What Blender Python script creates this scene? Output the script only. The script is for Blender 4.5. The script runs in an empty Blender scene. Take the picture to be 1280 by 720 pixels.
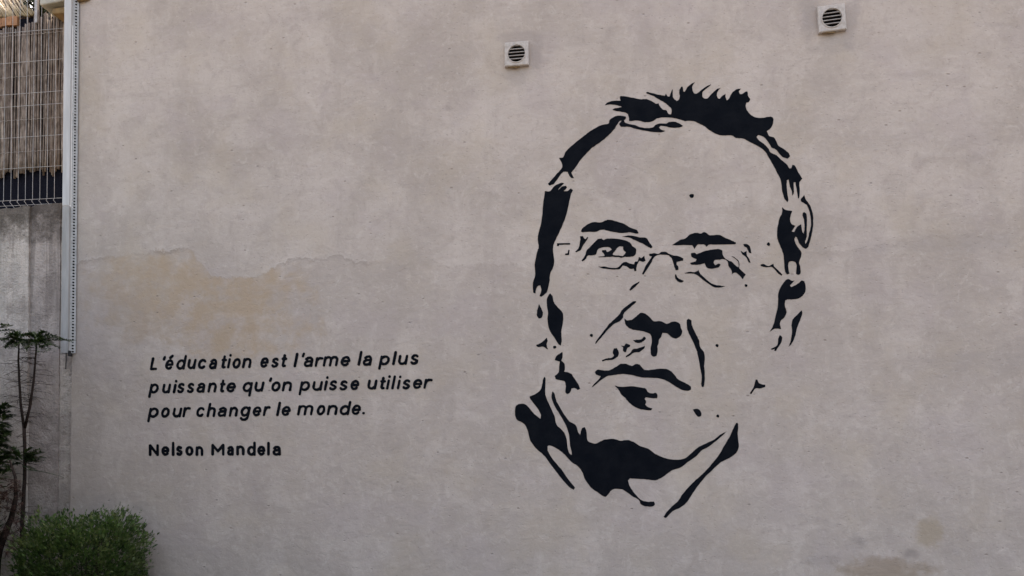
import bpy, bmesh, math, random
from mathutils import Vector, Matrix, noise
from mathutils.geometry import tessellate_polygon
random.seed(7)
S = bpy.context.scene
COL = S.collection
PI = math.pi

# ------------------------------------------------------------------ camera
FPX, YAW, PITCH = 950.0, math.radians(8), math.radians(1.0)
HORIZON = 570.0
SHIFT_PX = HORIZON - 360 - FPX*math.tan(PITCH)
CAM = Vector((0.0, -6.0, 1.6))
cam_data = bpy.data.cameras.new('camera')
cam_data.sensor_width = 36
cam_data.lens = FPX/1280*36
cam_data.shift_y = SHIFT_PX/1280
cam_data.clip_start = 0.05
cam_data.clip_end = 2000
cam = bpy.data.objects.new('camera', cam_data)
cam.location = CAM
cam.rotation_euler = (PI/2+PITCH, 0, YAW)
COL.objects.link(cam)
S.camera = cam
bpy.context.view_layer.update()
MR = cam.rotation_euler.to_matrix()

def at(px, py, Y=0.0):
    """point of the plane y=Y that photograph pixel (1280x720) px,py looks at"""
    d = MR @ Vector(((px-640)/FPX, -(py-360-SHIFT_PX)/FPX, -1))
    t = (Y-CAM.y)/d.y
    return CAM + d*t

# ------------------------------------------------------------------ light
SUN_EL, SUN_AZ = math.radians(62), math.radians(-12)     # azimuth from +Y towards +X
w = bpy.data.worlds.new('World'); S.world = w; w.use_nodes = True
nt = w.node_tree; bg = nt.nodes['Background']
sky = nt.nodes.new('ShaderNodeTexSky'); sky.sky_type = 'NISHITA'
sky.sun_disc = False; sky.sun_elevation = SUN_EL; sky.sun_rotation = SUN_AZ
sky.air_density = 1.0; sky.dust_density = 6.0; sky.ozone_density = 0.6
nt.links.new(sky.outputs[0], bg.inputs[0]); bg.inputs[1].default_value = 0.15
sl = bpy.data.lights.new('sun', 'SUN'); sl.energy = 3.2; sl.angle = math.radians(0.5); sl.color = (1, .95, .86)
so = bpy.data.objects.new('sun', sl); COL.objects.link(so)
sd = Vector((math.sin(SUN_AZ)*math.cos(SUN_EL), math.cos(SUN_AZ)*math.cos(SUN_EL), math.sin(SUN_EL)))
so.rotation_euler = sd.to_track_quat('Z', 'Y').to_euler()
so.location = (0, 10, 20)
S.view_settings.view_transform = 'Standard'
S.view_settings.look = 'None'
S.view_settings.gamma = 1
S.view_settings.exposure = 2.36
S.view_settings.use_white_balance = True      # the camera was balanced for open shade
S.view_settings.white_balance_temperature = 7550
S.render.engine = 'CYCLES'

# ------------------------------------------------------------------ helpers
def tag(o, label=None, cat=None, group=None, kind=None):
    if label: o['label'] = label
    if cat: o['category'] = cat
    if group: o['group'] = group
    if kind: o['kind'] = kind
    return o

def empty(name, loc, label, cat, group=None):
    o = bpy.data.objects.new(name, None); COL.objects.link(o)
    o.location = loc; o.empty_display_size = .1
    bpy.context.view_layer.update()
    return tag(o, label, cat, group)

def link(name, me, mat, parent=None, smooth=False):
    """mesh given in world coordinates"""
    if mat: me.materials.append(mat)
    if smooth:
        for p in me.polygons: p.use_smooth = True
    o = bpy.data.objects.new(name, me); COL.objects.link(o)
    if parent:
        o.parent = parent
        if parent.type == 'EMPTY' and parent.parent is None:
            o.matrix_parent_inverse = Matrix.Translation(parent.location).inverted()
    return o

class MB:
    def __init__(s): s.v = []; s.f = []
    def box(s, x0, x1, y0, y1, z0, z1):
        n = len(s.v)
        s.v += [(x0,y0,z0),(x1,y0,z0),(x1,y1,z0),(x0,y1,z0),(x0,y0,z1),(x1,y0,z1),(x1,y1,z1),(x0,y1,z1)]
        s.f += [tuple(n+i for i in q) for q in ((0,3,2,1),(4,5,6,7),(0,1,5,4),(1,2,6,5),(2,3,7,6),(3,0,4,7))]
        return s
    def tube(s, pts, radii, seg=6):
        pts = [Vector(p) for p in pts]; n0 = len(s.v)
        if not hasattr(radii, '__len__'): radii = [radii]*len(pts)
        up = Vector((0.13, 0.2, 1)).normalized()
        for i, p in enumerate(pts):
            d = (pts[min(i+1, len(pts)-1)]-pts[max(i-1, 0)]).normalized()
            a = d.cross(up)
            if a.length < .1: a = d.cross(Vector((1, 0, 0)))
            a.normalize(); b = d.cross(a)
            for k in range(seg):
                t = 2*PI*k/seg
                s.v.append(tuple(p+(a*math.cos(t)+b*math.sin(t))*radii[i]))
        for i in range(len(pts)-1):
            for k in range(seg):
                q = (k+1) % seg
                s.f.append((n0+i*seg+k, n0+i*seg+q, n0+(i+1)*seg+q, n0+(i+1)*seg+k))
        s.f.append(tuple(n0+k for k in reversed(range(seg))))
        e = n0+(len(pts)-1)*seg
        s.f.append(tuple(e+k for k in range(seg)))
        return s
    def leaf(s, p, d, up, L, W):
        """a folded two-face leaf"""
        n = len(s.v); side = d.cross(up)
        if side.length < 1e-4: side = d.cross(Vector((1, .2, 0)))
        side.normalize(); nrm = side.cross(d)
        m = p+d*L*.5
        s.v += [tuple(p), tuple(m+side*W*.5+nrm*W*.15), tuple(p+d*L), tuple(m-side*W*.5+nrm*W*.15)]
        s.f += [(n, n+1, n+2), (n, n+2, n+3)]
    def mesh(s, name):
        me = bpy.data.meshes.new(name); me.from_pydata(s.v, [], s.f); me.update(); return me
    def build(s, name, mat, parent=None, smooth=False, bevel=0):
        o = link(name, s.mesh(name), mat, parent, smooth)
        if bevel:
            b = o.modifiers.new('bevel', 'BEVEL'); b.width = bevel; b.segments = 2; b.limit_method = 'ANGLE'
        return o

# ------------------------------------------------------------------ materials
class N:
    """tiny node-graph writer"""
    def __init__(s, name):
        s.m = bpy.data.materials.new(name); s.m.use_nodes = True
        s.t = s.m.node_tree; s.b = s.t.nodes['Principled BSDF']
        s.b.inputs['Specular IOR Level'].default_value = .25
        s.pos = s.new('ShaderNodeNewGeometry').outputs['Position']
    def new(s, t, **kw):
        n = s.t.nodes.new(t)
        for k, v in kw.items(): setattr(n, k, v)
        return n
    def put(s, n, i, v):
        if isinstance(v, bpy.types.NodeSocket): s.t.links.new(v, n.inputs[i])
        elif v is not None: n.inputs[i].default_value = v
    def math(s, op, a, b=None, c=None, clamp=False):
        n = s.new('ShaderNodeMath', operation=op); n.use_clamp = clamp
        for i, v in enumerate((a, b, c)): s.put(n, i, v)
        return n.outputs[0]
    def scale(s, v3, vec=None, loc=(0, 0, 0)):
        n = s.new('ShaderNodeMapping'); s.put(n, 0, vec or s.pos)
        n.inputs['Location'].default_value = loc; n.inputs['Scale'].default_value = v3
        return n.outputs[0]
    def noise(s, sc, det=4, rough=.55, vec=None, dist=0):
        n = s.new('ShaderNodeTexNoise'); s.put(n, 'Vector', vec or s.pos)
        n.inputs['Scale'].default_value = sc; n.inputs['Detail'].default_value = det
        n.inputs['Roughness'].default_value = rough; n.inputs['Distortion'].default_value = dist
        return n.outputs[0]
    def smooth(s, v, a, b, lo=0.0, hi=1.0):
        n = s.new('ShaderNodeMapRange', interpolation_type='SMOOTHSTEP'); s.put(n, 0, v)
        n.inputs[1].default_value = a; n.inputs[2].default_value = b
        n.inputs[3].default_value = lo; n.inputs[4].default_value = hi
        return n.outputs[0]
    def mix(s, f, a, b, mode='MIX'):
        n = s.new('ShaderNodeMix', data_type='RGBA', blend_type=mode)
        s.put(n, 'Factor', f)
        for i, v in ((6, a), (7, b)):
            if not isinstance(v, bpy.types.NodeSocket) and len(v) == 3: v = (*v, 1)
            s.put(n, i, v)
        return n.outputs[2]
    def sep(s, v=None):
        n = s.new('ShaderNodeSeparateXYZ'); s.put(n, 0, v or s.pos); return n.outputs
    def rnd(s): return s.new('ShaderNodeObjectInfo').outputs['Random']
    def island(s): return s.new('ShaderNodeNewGeometry').outputs['Random Per Island']
    def bump(s, h, dist, strength=1.0, prev=None):
        n = s.new('ShaderNodeBump'); s.put(n, 'Height', h)
        n.inputs['Distance'].default_value = dist; n.inputs['Strength'].default_value = strength
        if prev: s.put(n, 'Normal', prev)
        return n.outputs[0]
    def done(s, col, rough=.8, normal=None, metal=0):
        if not isinstance(col, bpy.types.NodeSocket) and len(col) == 3: col = (*col, 1)
        s.put(s.b, 'Base Color', col); s.put(s.b, 'Roughness', rough); s.put(s.b, 'Metallic', metal)
        if normal: s.put(s.b, 'Normal', normal)
        return s.m

def xz(px, py, Y=0.0):
    p = at(px, py, Y); return p.x, p.z

def plaster_relief(g):
    """fine trowelled relief shared by the plaster and by the paint that lies on it"""
    wob = g.noise(2.6, 5, .6)
    trow = g.noise(1.0, 4, .6, g.scale((5, 1, 8), None, (3, 0, 1)), 2.4)
    grit = g.noise(90, 3, .6)
    med = g.noise(14, 4, .6)
    h = g.math('ADD', g.math('MULTIPLY', wob, 5), g.math('MULTIPLY', trow, .9))
    h = g.math('ADD', h, g.math('MULTIPLY', med, .9))
    return g.math('ADD', h, g.math('MULTIPLY', grit, .22))

def day_joint(g):
    """where the upper coat of plaster laps over the lower: 1 above, 0 below"""
    X, _, Z = g.sep()
    pts = [(90, 330), (128, 322), (165, 318), (205, 312), (236, 310), (252, 330), (262, 345), (290, 349), (320, 346),
           (345, 335), (365, 322), (400, 323), (425, 318), (440, 327), (470, 328), (520, 334), (660, 330), (800, 336),
           (980, 318), (1050, 316), (1120, 304), (1200, 294), (1290, 298)]
    r = g.new('ShaderNodeFloatCurve'); c = r.mapping.curves[0]
    x0, x1 = xz(80, 330)[0], xz(1300, 300)[0]
    g.put(r, 'Value', g.math('DIVIDE', g.math('SUBTRACT', X, x0), x1-x0, clamp=True))
    pp = []
    for px, py in pts:
        x, z = xz(px, py); pp.append(((x-x0)/(x1-x0), (z-2.5)/1.5))
    c.points[0].location = pp[0]; c.points[1].location = pp[-1]
    for p in pp[1:-1]: c.points.new(*p)
    for p in c.points: p.handle_type = 'VECTOR'
    r.mapping.update()
    line = g.math('ADD', g.math('MULTIPLY', r.outputs[0], 1.5), 2.5)
    wob = g.math('MULTIPLY', g.math('SUBTRACT', g.noise(8, 7, .72), .5), .2)
    return g.math('ADD', g.math('SUBTRACT', Z, line), wob), X, Z

def blob(g, X, Z, px, py, rx, ry, edge=.45, nz=None, amp=1.6):
    cx, cz = xz(px, py); sc = 157.0
    dx = g.math('DIVIDE', g.math('SUBTRACT', X, cx), rx/sc)
    dz = g.math('DIVIDE', g.math('SUBTRACT', Z, cz), ry/sc)
    d = g.math('SQRT', g.math('ADD', g.math('MULTIPLY', dx, dx), g.math('MULTIPLY', dz, dz)))
    d = g.math('ADD', d, g.math('MULTIPLY', g.math('SUBTRACT', nz, .5), amp*2))
    return g.smooth(d, 1-edge, 1+edge, 1, 0)

def mat_plaster():
    g = N('trowelled_plaster')
    dj, X, Z = day_joint(g)
    top = g.smooth(dj, -.01, .012)
    lip = g.math('MULTIPLY', g.smooth(dj, -.03, .0), g.smooth(dj, .0, .05, 1, 0))
    n_big = g.noise(.9, 5, .6, None, .4)
    n_med = g.noise(4.5, 5, .65, None, .6)
    n_sm = g.noise(26, 4, .6)
    n_st = g.noise(1.6, 5, .65, g.scale((1, 1, 4)), .5)
    n_edge = g.noise(5.5, 6, .65)
    n_cl = g.noise(2.6, 7, .68, g.scale((1, 1, .75)), .5)
    n_cr = g.noise(8.5, 7, .72, None, .9)
    n_dr = g.noise(1, 6, .62, g.scale((5.5, 1, .55)), .5)
    base = g.mix(top, (.398, .336, .286), (.45, .382, .327))
    base = g.mix(g.smooth(n_big, .40, .62), base, (.385, .325, .275))
    base = g.mix(g.smooth(n_cl, .49, .63, 0, .42), base, (.5, .428, .37))
    base = g.mix(g.smooth(n_cl, .48, .36, 0, .28), base, (.325, .272, .23))
    base = g.mix(g.smooth(n_cr, .53, .64, 0, .34), base, (.33, .277, .238))
    base = g.mix(g.smooth(n_cr, .46, .36, 0, .4), base, (.5, .43, .372))
    base = g.mix(g.smooth(n_dr, .55, .68, 0, .2), base, (.335, .282, .24))
    base = g.mix(g.smooth(n_st, .55, .68, 0, .35), base, (.345, .29, .248))
    base = g.mix(g.smooth(n_sm, .57, .7, 0, .4), base, (.31, .258, .222))
    base = g.mix(g.smooth(n_sm, .42, .3, 0, .35), base, (.52, .445, .39))
    warm = g.noise(1.7, 4, .6, g.scale((1, 1, 1), None, (9, 0, 4)))
    base = g.mix(g.smooth(warm, .5, .66, 0, .35), base, (.42, .345, .262))
    base = g.mix(g.smooth(warm, .48, .36, 0, .25), base, (.39, .325, .305))
    base = g.mix(1.0, base, (1.0, .979, .982), 'MULTIPLY')
    below = g.math('SUBTRACT', 1, top)
    # ochre damp patch under the lap of the plaster, at the left
    o1 = blob(g, X, Z, 205, 365, 105, 55, .5, n_edge, 1.3)
    o2 = blob(g, X, Z, 285, 385, 95, 62, .5, n_edge, 1.6)
    och = g.math('MULTIPLY', g.math('MAXIMUM', o1, o2), below)
    base = g.mix(g.math('MULTIPLY', och, g.smooth(g.noise(5, 6, .7), .36, .58, .3, .95)), base, (.375, .278, .195))
    # stains low on the right
    for px, py, rx, ry, s, c in ((1100, 713, 46, 13, .7, (.27, .2, .14)), (1162, 668, 15, 16, .6, (.32, .245, .165)),
                                 (1072, 675, 11, 8, .4, (.22, .185, .17)), (1030, 700, 16, 5, .25, (.24, .2, .18)),
                                 (1140, 693, 9, 5, .5, (.22, .18, .16)), (646, 95, 15, 12, .35, (.31, .26, .23)), (1040, 55, 18, 12, .4, (.3, .255, .225)), (130, 405, 70, 60, .3, (.3, .25, .225)),
                                 (1230, 450, 60, 10, .35, (.32, .27, .24)), (1190, 305, 90, 10, .4, (.32, .27, .24)),
                                 (1012, 22, 10, 26, .5, (.3, .255, .23)), (646, 48, 22, 7, .5, (.3, .25, .225)),
                                 (670, 70, 8, 18, .5, (.3, .25, .225)), (1064, 28, 9, 24, .55, (.31, .26, .235))):
        bl = blob(g, X, Z, px, py, rx, ry, .5, n_edge, 1.7)
        base = g.mix(g.math('MULTIPLY', bl, s), base, c)
    # grime thrown up from the yard along the foot of the wall and beside the corner
    # the lap itself: painted light ridge over its dark, dirty shadow line
    broken = g.smooth(g.noise(2.3, 4, .6), .46, .62)
    xa_, xb_ = xz(480, 330)[0], xz(1000, 330)[0]
    broken = g.math('MULTIPLY', broken, g.math('ADD', g.smooth(X, xa_-.3, xa_, 1, .0), g.smooth(X, xb_, xb_+.5, 0, .3)))
    lapline = g.math('MULTIPLY', g.math('MULTIPLY', g.smooth(dj, -.035, -.008), g.smooth(dj, -.006, .004, 1, 0)), broken)
    base = g.mix(g.math('MULTIPLY', lapline, .3), base, (.2, .165, .145))
    pale = g.math('MULTIPLY', g.math('MULTIPLY', g.smooth(dj, -.002, .006), g.smooth(dj, .01, .03, 1, 0)), broken)
    base = g.mix(g.math('MULTIPLY', pale, .22), base, (.55, .47, .42))
    # pits and small dark flecks
    v = g.new('ShaderNodeTexVoronoi'); g.put(v, 'Vector', g.scale((1, 1, 1.5))); v.inputs['Scale'].default_value = 9
    pit = g.smooth(v.outputs['Distance'], .05, .13, 1, 0)
    pitc = g.sep(v.outputs['Color'])[0]
    pit = g.math('MULTIPLY', pit, g.smooth(pitc, .72, .8))
    v2 = g.new('ShaderNodeTexVoronoi'); g.put(v2, 'Vector', g.scale((1, 1, 2.6))); v2.inputs['Scale'].default_value = 21
    fl = g.math('MULTIPLY', g.smooth(v2.outputs['Distance'], .06, .2, 1, 0), g.smooth(g.sep(v2.outputs['Color'])[1], .87, .91))
    base = g.mix(g.math('MULTIPLY', pit, .42), base, (.19, .155, .135))
    base = g.mix(g.math('MULTIPLY', fl, .38), base, (.22, .18, .16))
    # hairline trowel drags
    tr = g.noise(1.0, 4, .7, g.scale((7, 1, 24)), 3.2)
    base = g.mix(g.smooth(tr, .63, .72, 0, .3), base, (.27, .225, .2))
    n1 = g.bump(plaster_relief(g), .006, .55)
    n2 = g.bump(g.math('ADD', g.math('MULTIPLY', top, .12), g.math('MULTIPLY', g.math('MULTIPLY', lip, broken), .18)), .012, .6, n1)
    n3 = g.bump(g.math('MULTIPLY', g.math('ADD', pit, g.math('MULTIPLY', fl, .6)), -1), .006, .6, n2)
    g.b.inputs['Specular IOR Level'].default_value = .08
    return g.done(base, .92, n3)

def mat_paint():
    g = N('black_wall_paint')
    n = g.noise(7, 4, .6)
    c = g.mix(g.smooth(n, .35, .7), (.003, .004, .0062), (.006, .0068, .009))
    wear = g.smooth(g.noise(60, 3, .7), .72, .78, 0, .5)
    c = g.mix(wear, c, (.035, .03, .028))
    g.b.inputs['Specular IOR Level'].default_value = .04
    return g.done(c, .8, g.bump(plaster_relief(g), .006, .45))

def mat_concrete(name='stained_concrete', dull=False):
    g = N(name)
    X, Y, Z = g.sep()
    zt = xz(30, 262, .06)[1]
    base = g.mix(g.smooth(g.noise(3.2, 7, .7), .42, .58), (.38, .318, .275), (.52, .44, .38))
    base = g.mix(g.smooth(g.noise(13, 6, .7), .53, .66, 0, .4), base, (.22, .18, .155))
    st = g.noise(1, 5, .65, g.scale((17, 1, .8)), .4)
    fall = g.smooth(Z, zt-1.9, zt-.05, 0, 1)
    base = g.mix(g.math('MULTIPLY', g.smooth(st, .46, .57), g.math('MULTIPLY', fall, .42)), base, (.15, .122, .105))
    st2 = g.noise(1, 5, .65, g.scale((9, 1, .5), None, (4, 0, 0)), .4)
    base = g.mix(g.smooth(st2, .53, .62, 0, .5), base, (.42, .365, .32))
    topd = g.math('ADD', Z, g.math('MULTIPLY', g.math('SUBTRACT', g.noise(7, 7, .75), .5), .9))
    base = g.mix(g.smooth(topd, zt-.36, zt-.04, 0, .85), base, (.075, .06, .048))
    base = g.mix(g.smooth(g.noise(36, 4, .7), .58, .68, 0, .4), base, (.15, .125, .107))
    if dull: base = g.mix(1.0, base, (.8, .78, .79), 'MULTIPLY')
    h = g.math('ADD', g.noise(6, 6, .65), g.math('MULTIPLY', g.noise(50, 4, .6), .4))
    return g.done(base, .92, g.bump(h, .03, .9))

def mat_leaf(name, c1, c2, c3=None, trans=.25, rough=.5):
    g = N(name)
    r = g.island()
    c = g.mix(r, c1, c2)
    if c3: c = g.mix(g.smooth(g.noise(9, 3), .5, .66, 0, .9), c, c3)
    m = g.done(c, rough)
    tr = g.new('ShaderNodeBsdfTranslucent'); g.put(tr, 0, c)
    mx = g.new('ShaderNodeMixShader'); mx.inputs[0].default_value = trans
    out = g.t.nodes['Material Output']
    g.t.links.new(g.b.outputs[0], mx.inputs[1]); g.t.links.new(tr.outputs[0], mx.inputs[2])
    g.t.links.new(mx.outputs[0], out.inputs[0])
    return m

def mat_simple(name, c1, c2, rough=.8, sc=12, metal=0, bump=.003, per_object=False, stretch=(1, 1, 1)):
    g = N(name)
    n = g.noise(sc, 4, .6, g.scale(stretch))
    f = g.smooth(n, .34, .68)
    c = g.mix(f, c1, c2)
    if per_object:
        r = g.rnd()
        c = g.mix(g.math('MULTIPLY', r, .7), c, tuple(x*.55 for x in c1))
    return g.done(c, rough, g.bump(n, bump, .6), metal)

M = dict(
    plaster=mat_plaster(), paint=mat_paint(), concrete=mat_concrete(), concrete_dull=mat_concrete('grey_cement_render', True),
    vent=mat_simple('weathered_pvc', (.48, .42, .372), (.36, .308, .265), .5, 30, 0, .001),
    blade=mat_simple('pvc_blade', (.38, .33, .29), (.27, .23, .2), .5, 30, 0, .001),
    dark=mat_simple('hole_shade_black', (.004, .0035, .003), (.006, .005, .005), .95, 20),  # near-black colour standing in for the shade inside openings
    metal=mat_simple('galvanised_steel', (.50, .475, .455), (.42, .40, .38), .55, 16, .0, .001, False, (1, 1, .15)),
    metal_dull=mat_simple('dull_zinc', (.37, .345, .325), (.28, .262, .245), .6, 14, .0, .001, False, (1, 1, .15)),
    flange=mat_simple('galvanised_flange', (.38, .365, .35), (.30, .285, .27), .5, 30, .0, .001),
    wire=mat_simple('galvanised_wire', (.46, .42, .395), (.34, .31, .29), .5, 40, .3, .0005),
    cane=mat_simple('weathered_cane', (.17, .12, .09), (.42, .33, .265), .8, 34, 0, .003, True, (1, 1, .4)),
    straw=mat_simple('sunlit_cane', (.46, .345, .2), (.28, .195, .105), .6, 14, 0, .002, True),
    net=mat_simple('dark_shade_net', (.006, .006, .010), (.011, .011, .016), .9, 60, 0, .002),
    wood=mat_simple('orange_timber', (.42, .20, .095), (.30, .145, .07), .7, 20, 0, .003, True),
    stone=mat_simple('pale_ledge_stone', (.42, .38, .31), (.33, .30, .245), .9, 10, 0, .004),
    ochre=mat_simple('ochre_soffit', (.26, .165, .075), (.17, .11, .055), .9, 14, 0, .004),
    ground=mat_simple('yard_concrete', (.11, .10, .092), (.075, .07, .066), .95, 2.5, 0, .01),
    soil=mat_simple('bare_soil', (.06, .042, .03), (.035, .026, .02), 1, 25, 0, .02),
    bark=mat_simple('dark_bark', (.026, .018, .015), (.045, .031, .025), .95, 40, 0, .004),
    dry=mat_leaf('dried_needles', (.12, .06, .042), (.045, .024, .02), None, .1, .8),
    frond=mat_leaf('conifer_needles', (.02, .04, .014), (.042, .07, .02), (.06, .095, .022), .15),
    bush=mat_leaf('small_green_leaves', (.022, .042, .012), (.075, .125, .028), (.14, .165, .06), .3),
    ivy=mat_leaf('dark_climber_leaves', (.02, .03, .01), (.04, .05, .016), None, .15),
    cable=mat_simple('black_cable', (.02, .018, .018), (.03, .027, .026), .6, 20),
)

for k_ in ('net', 'dark', 'bark', 'ground', 'soil', 'concrete', 'concrete_dull'):
    M[k_].node_tree.nodes['Principled BSDF'].inputs['Specular IOR Level'].default_value = .04

# ------------------------------------------------------------------ ground
XL = at(90, 400).x            # left end of the plastered wall
XR = 9.0
TOP = 8.6
def sheet(name, x0, x1, y0, y1, z, mat):
    o = MB(); n = 24
    for j in range(n+1):
        for i in range(n+1):
            o.v.append((x0+(x1-x0)*i/n, y0+(y1-y0)*j/n, z))
    for j in range(n):
        for i in range(n):
            a = j*(n+1)+i; o.f.append((a, a+1, a+n+2, a+n+1))
    return tag(o.build(name, mat), kind='structure')
sheet('ground', -900, 900, -900, 900, 0, M['ground'])
sheet('planting_bed', XL-3.5, XL+1.6, -1.6, -.02, .004, M['soil'])
tr = MB().box(-40, XL-.02, .32, 40, .01, at(30, 290, .06).z); tag(tr.build('terrain', M['soil']), kind='structure')

# ------------------------------------------------------------------ the plastered wall
wall = empty('plastered_wall', ((XL+XR)/2, 0, 0),
             'tall greyish beige plastered wall carrying the black painted portrait and quotation', 'wall')
zs = [i*TOP/60 for i in range(61)]
mb = MB(); random.seed(3)
# front face as a gently uneven sheet with a ragged left arris, then sides, back and top
nx, nz = 110, 70
for j in range(nz+1):
    z = TOP*j/nz
    for i in range(nx+1):
        x = XL+(XR-XL)*i/nx
        if i == 0: x += .012*noise.noise(Vector((0, 3, z*5)))
        y = .0018*noise.noise(Vector((x*1.1, 0, z*1.1)))
        if i in (0, nx) or j in (0, nz): y = .002
        mb.v.append((x, y, z))
for j in range(nz):
    for i in range(nx):
        a = j*(nx+1)+i; mb.f.append((a, a+1, a+nx+2, a+nx+1))
front = mb.build('plaster_face', M['plaster'], wall, True)
body = MB().box(XL+.015, XR-.005, .006, 6.0, .002, TOP-.005).build('wall_body', M['plaster'], wall)

# ------------------------------------------------------------------ painted shapes
R = dict(A=(740, 90, 8), B=(860, 90, 8), C=(660, 130, 6), D=(660, 220, 4.5), E=(640, 350, 4.5), F=(690, 260, 6.543),
         G=(800, 260, 6), H=(930, 150, 4.8), I=(930, 290, 4.8), J=(730, 360, 7.2), K=(730, 430, 7.2), L=(850, 380, 4.5),
         Mm=(635, 460, 4.5), Nn=(700, 520, 5.5385), O=(820, 510, 4.8))
def P(r, *c):
    x0, y0, s = R[r]
    return [(x0+c[i]/s, y0+c[i+1]/s) for i in range(0, len(c), 2)]

def curve(pts, n=4, sharp=62):
    """closed outline through the points: Catmull-Rom, real corners kept"""
    q = [pts[0]]
    for p in pts[1:]:
        if math.hypot(p[0]-q[-1][0], p[1]-q[-1][1]) > .4: q.append(p)
    if math.hypot(q[0][0]-q[-1][0], q[0][1]-q[-1][1]) < .4: q.pop()
    pts = [Vector(p) for p in q]; k = len(pts); tan = []
    for i in range(k):
        a, b, c = pts[i-1], pts[i], pts[(i+1) % k]
        u, v = b-a, c-b
        ang = math.degrees(u.angle(v)) if u.length > 1e-6 and v.length > 1e-6 else 180
        m = min(u.length, v.length)
        if ang > sharp: tan.append(None)
        else: tan.append((u.normalized()+v.normalized())*.5*m)
    out = []
    for i in range(k):
        a, b = pts[i], pts[(i+1) % k]
        L = b-a
        ta = tan[i] if tan[i] is not None else L*.6
        tb = tan[(i+1) % k] if tan[(i+1) % k] is not None else L*.6
        for j in range(n):
            t = j/n
            h = (2*t**3-3*t*t+1)*a+(t**3-2*t*t+t)*ta+(-2*t**3+3*t*t)*b+(t**3-t*t)*tb
            nn = noise.noise_vector(Vector((h.x*.55, h.y*.55, 0)))*.38+noise.noise_vector(Vector((h.x*1.7, h.y*1.7, 5)))*.16
            out.append((h.x+nn.x, h.y+nn.y))
    return out

def dot(px, py, r, n=11):
    return [(px+r*(1+.16*math.sin(3*t+px))*math.cos(t), py+r*(1+.14*math.cos(2*t+py))*math.sin(t))
            for t in [2*PI*i/n for i in range(n)]]

def lift(px, py, off):
    p = at(px, py, 0)
    return Vector((p.x, .0018*noise.noise(Vector((p.x*1.1, 0, p.z*1.1)))-.0016-off, p.z))

class Paint:
    def __init__(s): s.v = []; s.f = []; s.k = 0
    def add(s, outer, holes=(), wall_space=False):
        loops = [outer]+list(holes)
        off = .000004*s.k; s.k += 1
        flat = [Vector((x, y, 0)) for lp in loops for x, y in lp]
        tris = tessellate_polygon([[Vector((x, y, 0)) for x, y in lp] for lp in loops])
        n = len(s.v)
        s.v += [tuple(lift(p.x, p.y, off)) for p in flat]
        for t in tris:
            a, b, c = [Vector(s.v[n+i]) for i in t]
            if (b-a).cross(c-a).y > 0: t = (t[0], t[2], t[1])
            s.f.append(tuple(n+i for i in t))
    def build(s, name, parent, label=None):
        me = bpy.data.meshes.new(name); me.from_pydata(s.v, [], s.f); me.update()
        o = link(name, me, M['paint'], parent)
        return tag(o, label)
    def shape(s, *parts, holes=()):
        pts = [p for q in parts for p in q]
        s.add(curve(pts), [curve(h) for h in holes])

# -- portrait: its own part of the wall, features as sub-parts
chin = Paint()
chin.add(dot(864.7, 245, 2.9)); chin.add(dot(693.3, 434, 2.1)); chin.add(dot(739.4, 419.3, 2))
chin.add(dot(896.4, 432, 2)); chin.add(dot(897.3, 520, 1.9)); chin.add(dot(932.5, 357, 1.9)); chin.add(dot(960.6, 305.2, 2.1))
chin.shape(P('K', 980,590, 1020,582, 1045,600, 1058,625, 1050,650, 1025,655, 1000,625))
chin.shape(P('L', 425,425, 435,425, 445,445, 480,455, 478,468, 450,475, 425,475, 400,508, 392,502, 415,465))
chin.shape(P('E', 195,325, 200,340, 195,365, 202,390, 190,385, 175,375, 145,378, 135,365, 165,352))
portrait = chin.build('portrait', wall, 'stencil style portrait of a short haired man in rimless glasses painted in black')

hair = Paint()
hair.shape(P('A', 128,335, 150,308, 205,290, 285,288, 278,245, 300,240, 395,255, 480,272, 545,270, 605,295, 640,318, 665,312,
    680,345, 710,375, 745,385, 765,420, 790,420, 798,395, 788,360, 755,330, 715,300, 670,275, 620,245, 550,215, 540,203, 560,200,
    640,222, 690,232, 728,238, 740,215, 752,240, 775,245, 800,180, 808,170, 806,220, 815,260, 848,292, 868,275, 878,250, 872,190,
    890,150, 905,148, 912,180, 918,200, 930,195, 955,150, 1000,115, 1030,100, 1005,140, 1005,180, 1020,210, 1045,218, 1080,190,
    1150,140, 1190,122, 1180,140, 1130,175, 1105,205, 1105,245, 1125,265, 1155,262, 1200,215, 1250,170),
    P('B', 328,160, 300,190, 288,225, 298,262, 318,270, 335,245, 378,218, 375,250, 388,285, 410,265, 440,210, 480,175, 530,165,
    508,195, 520,220, 545,218, 580,195, 598,200, 600,240, 622,275, 608,300, 585,305, 576,340, 590,385, 630,430, 680,455, 740,458,
    800,448, 840,450, 855,470, 848,520, 825,565, 788,590),
    P('H', 152,96, 180,105, 195,130, 208,155, 240,175, 268,198, 276,218, 262,232, 232,222, 208,198, 188,175, 165,165, 150,140,
    128,110, 105,95, 85,92, 75,102, 88,120, 118,142, 145,170, 160,195, 195,212, 225,240, 258,268, 272,290, 283,290, 290,268,
    305,272, 325,312, 350,352, 333,375, 335,420, 332,465, 325,472, 318,430, 308,375, 298,372, 299,440, 290,455, 286,425, 276,400,
    268,358, 257,362, 257,410, 266,480, 260,494, 242,470, 230,430, 220,360, 205,330, 180,280, 150,228, 118,180, 60,145),
    P('B', 545,665, 480,660, 440,635, 390,635, 330,635, 270,615, 210,580, 160,540, 100,510, 50,492),
    P('A', 960,488, 930,492, 880,475, 800,458, 700,455, 650,465, 620,485, 585,500, 530,503, 480,490, 440,485, 400,490, 372,492,
    365,440, 350,415, 300,400, 240,390, 203,380, 225,365, 290,352, 295,345, 240,330, 180,325))
hair.build('hair', portrait)
side = Paint()
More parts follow.
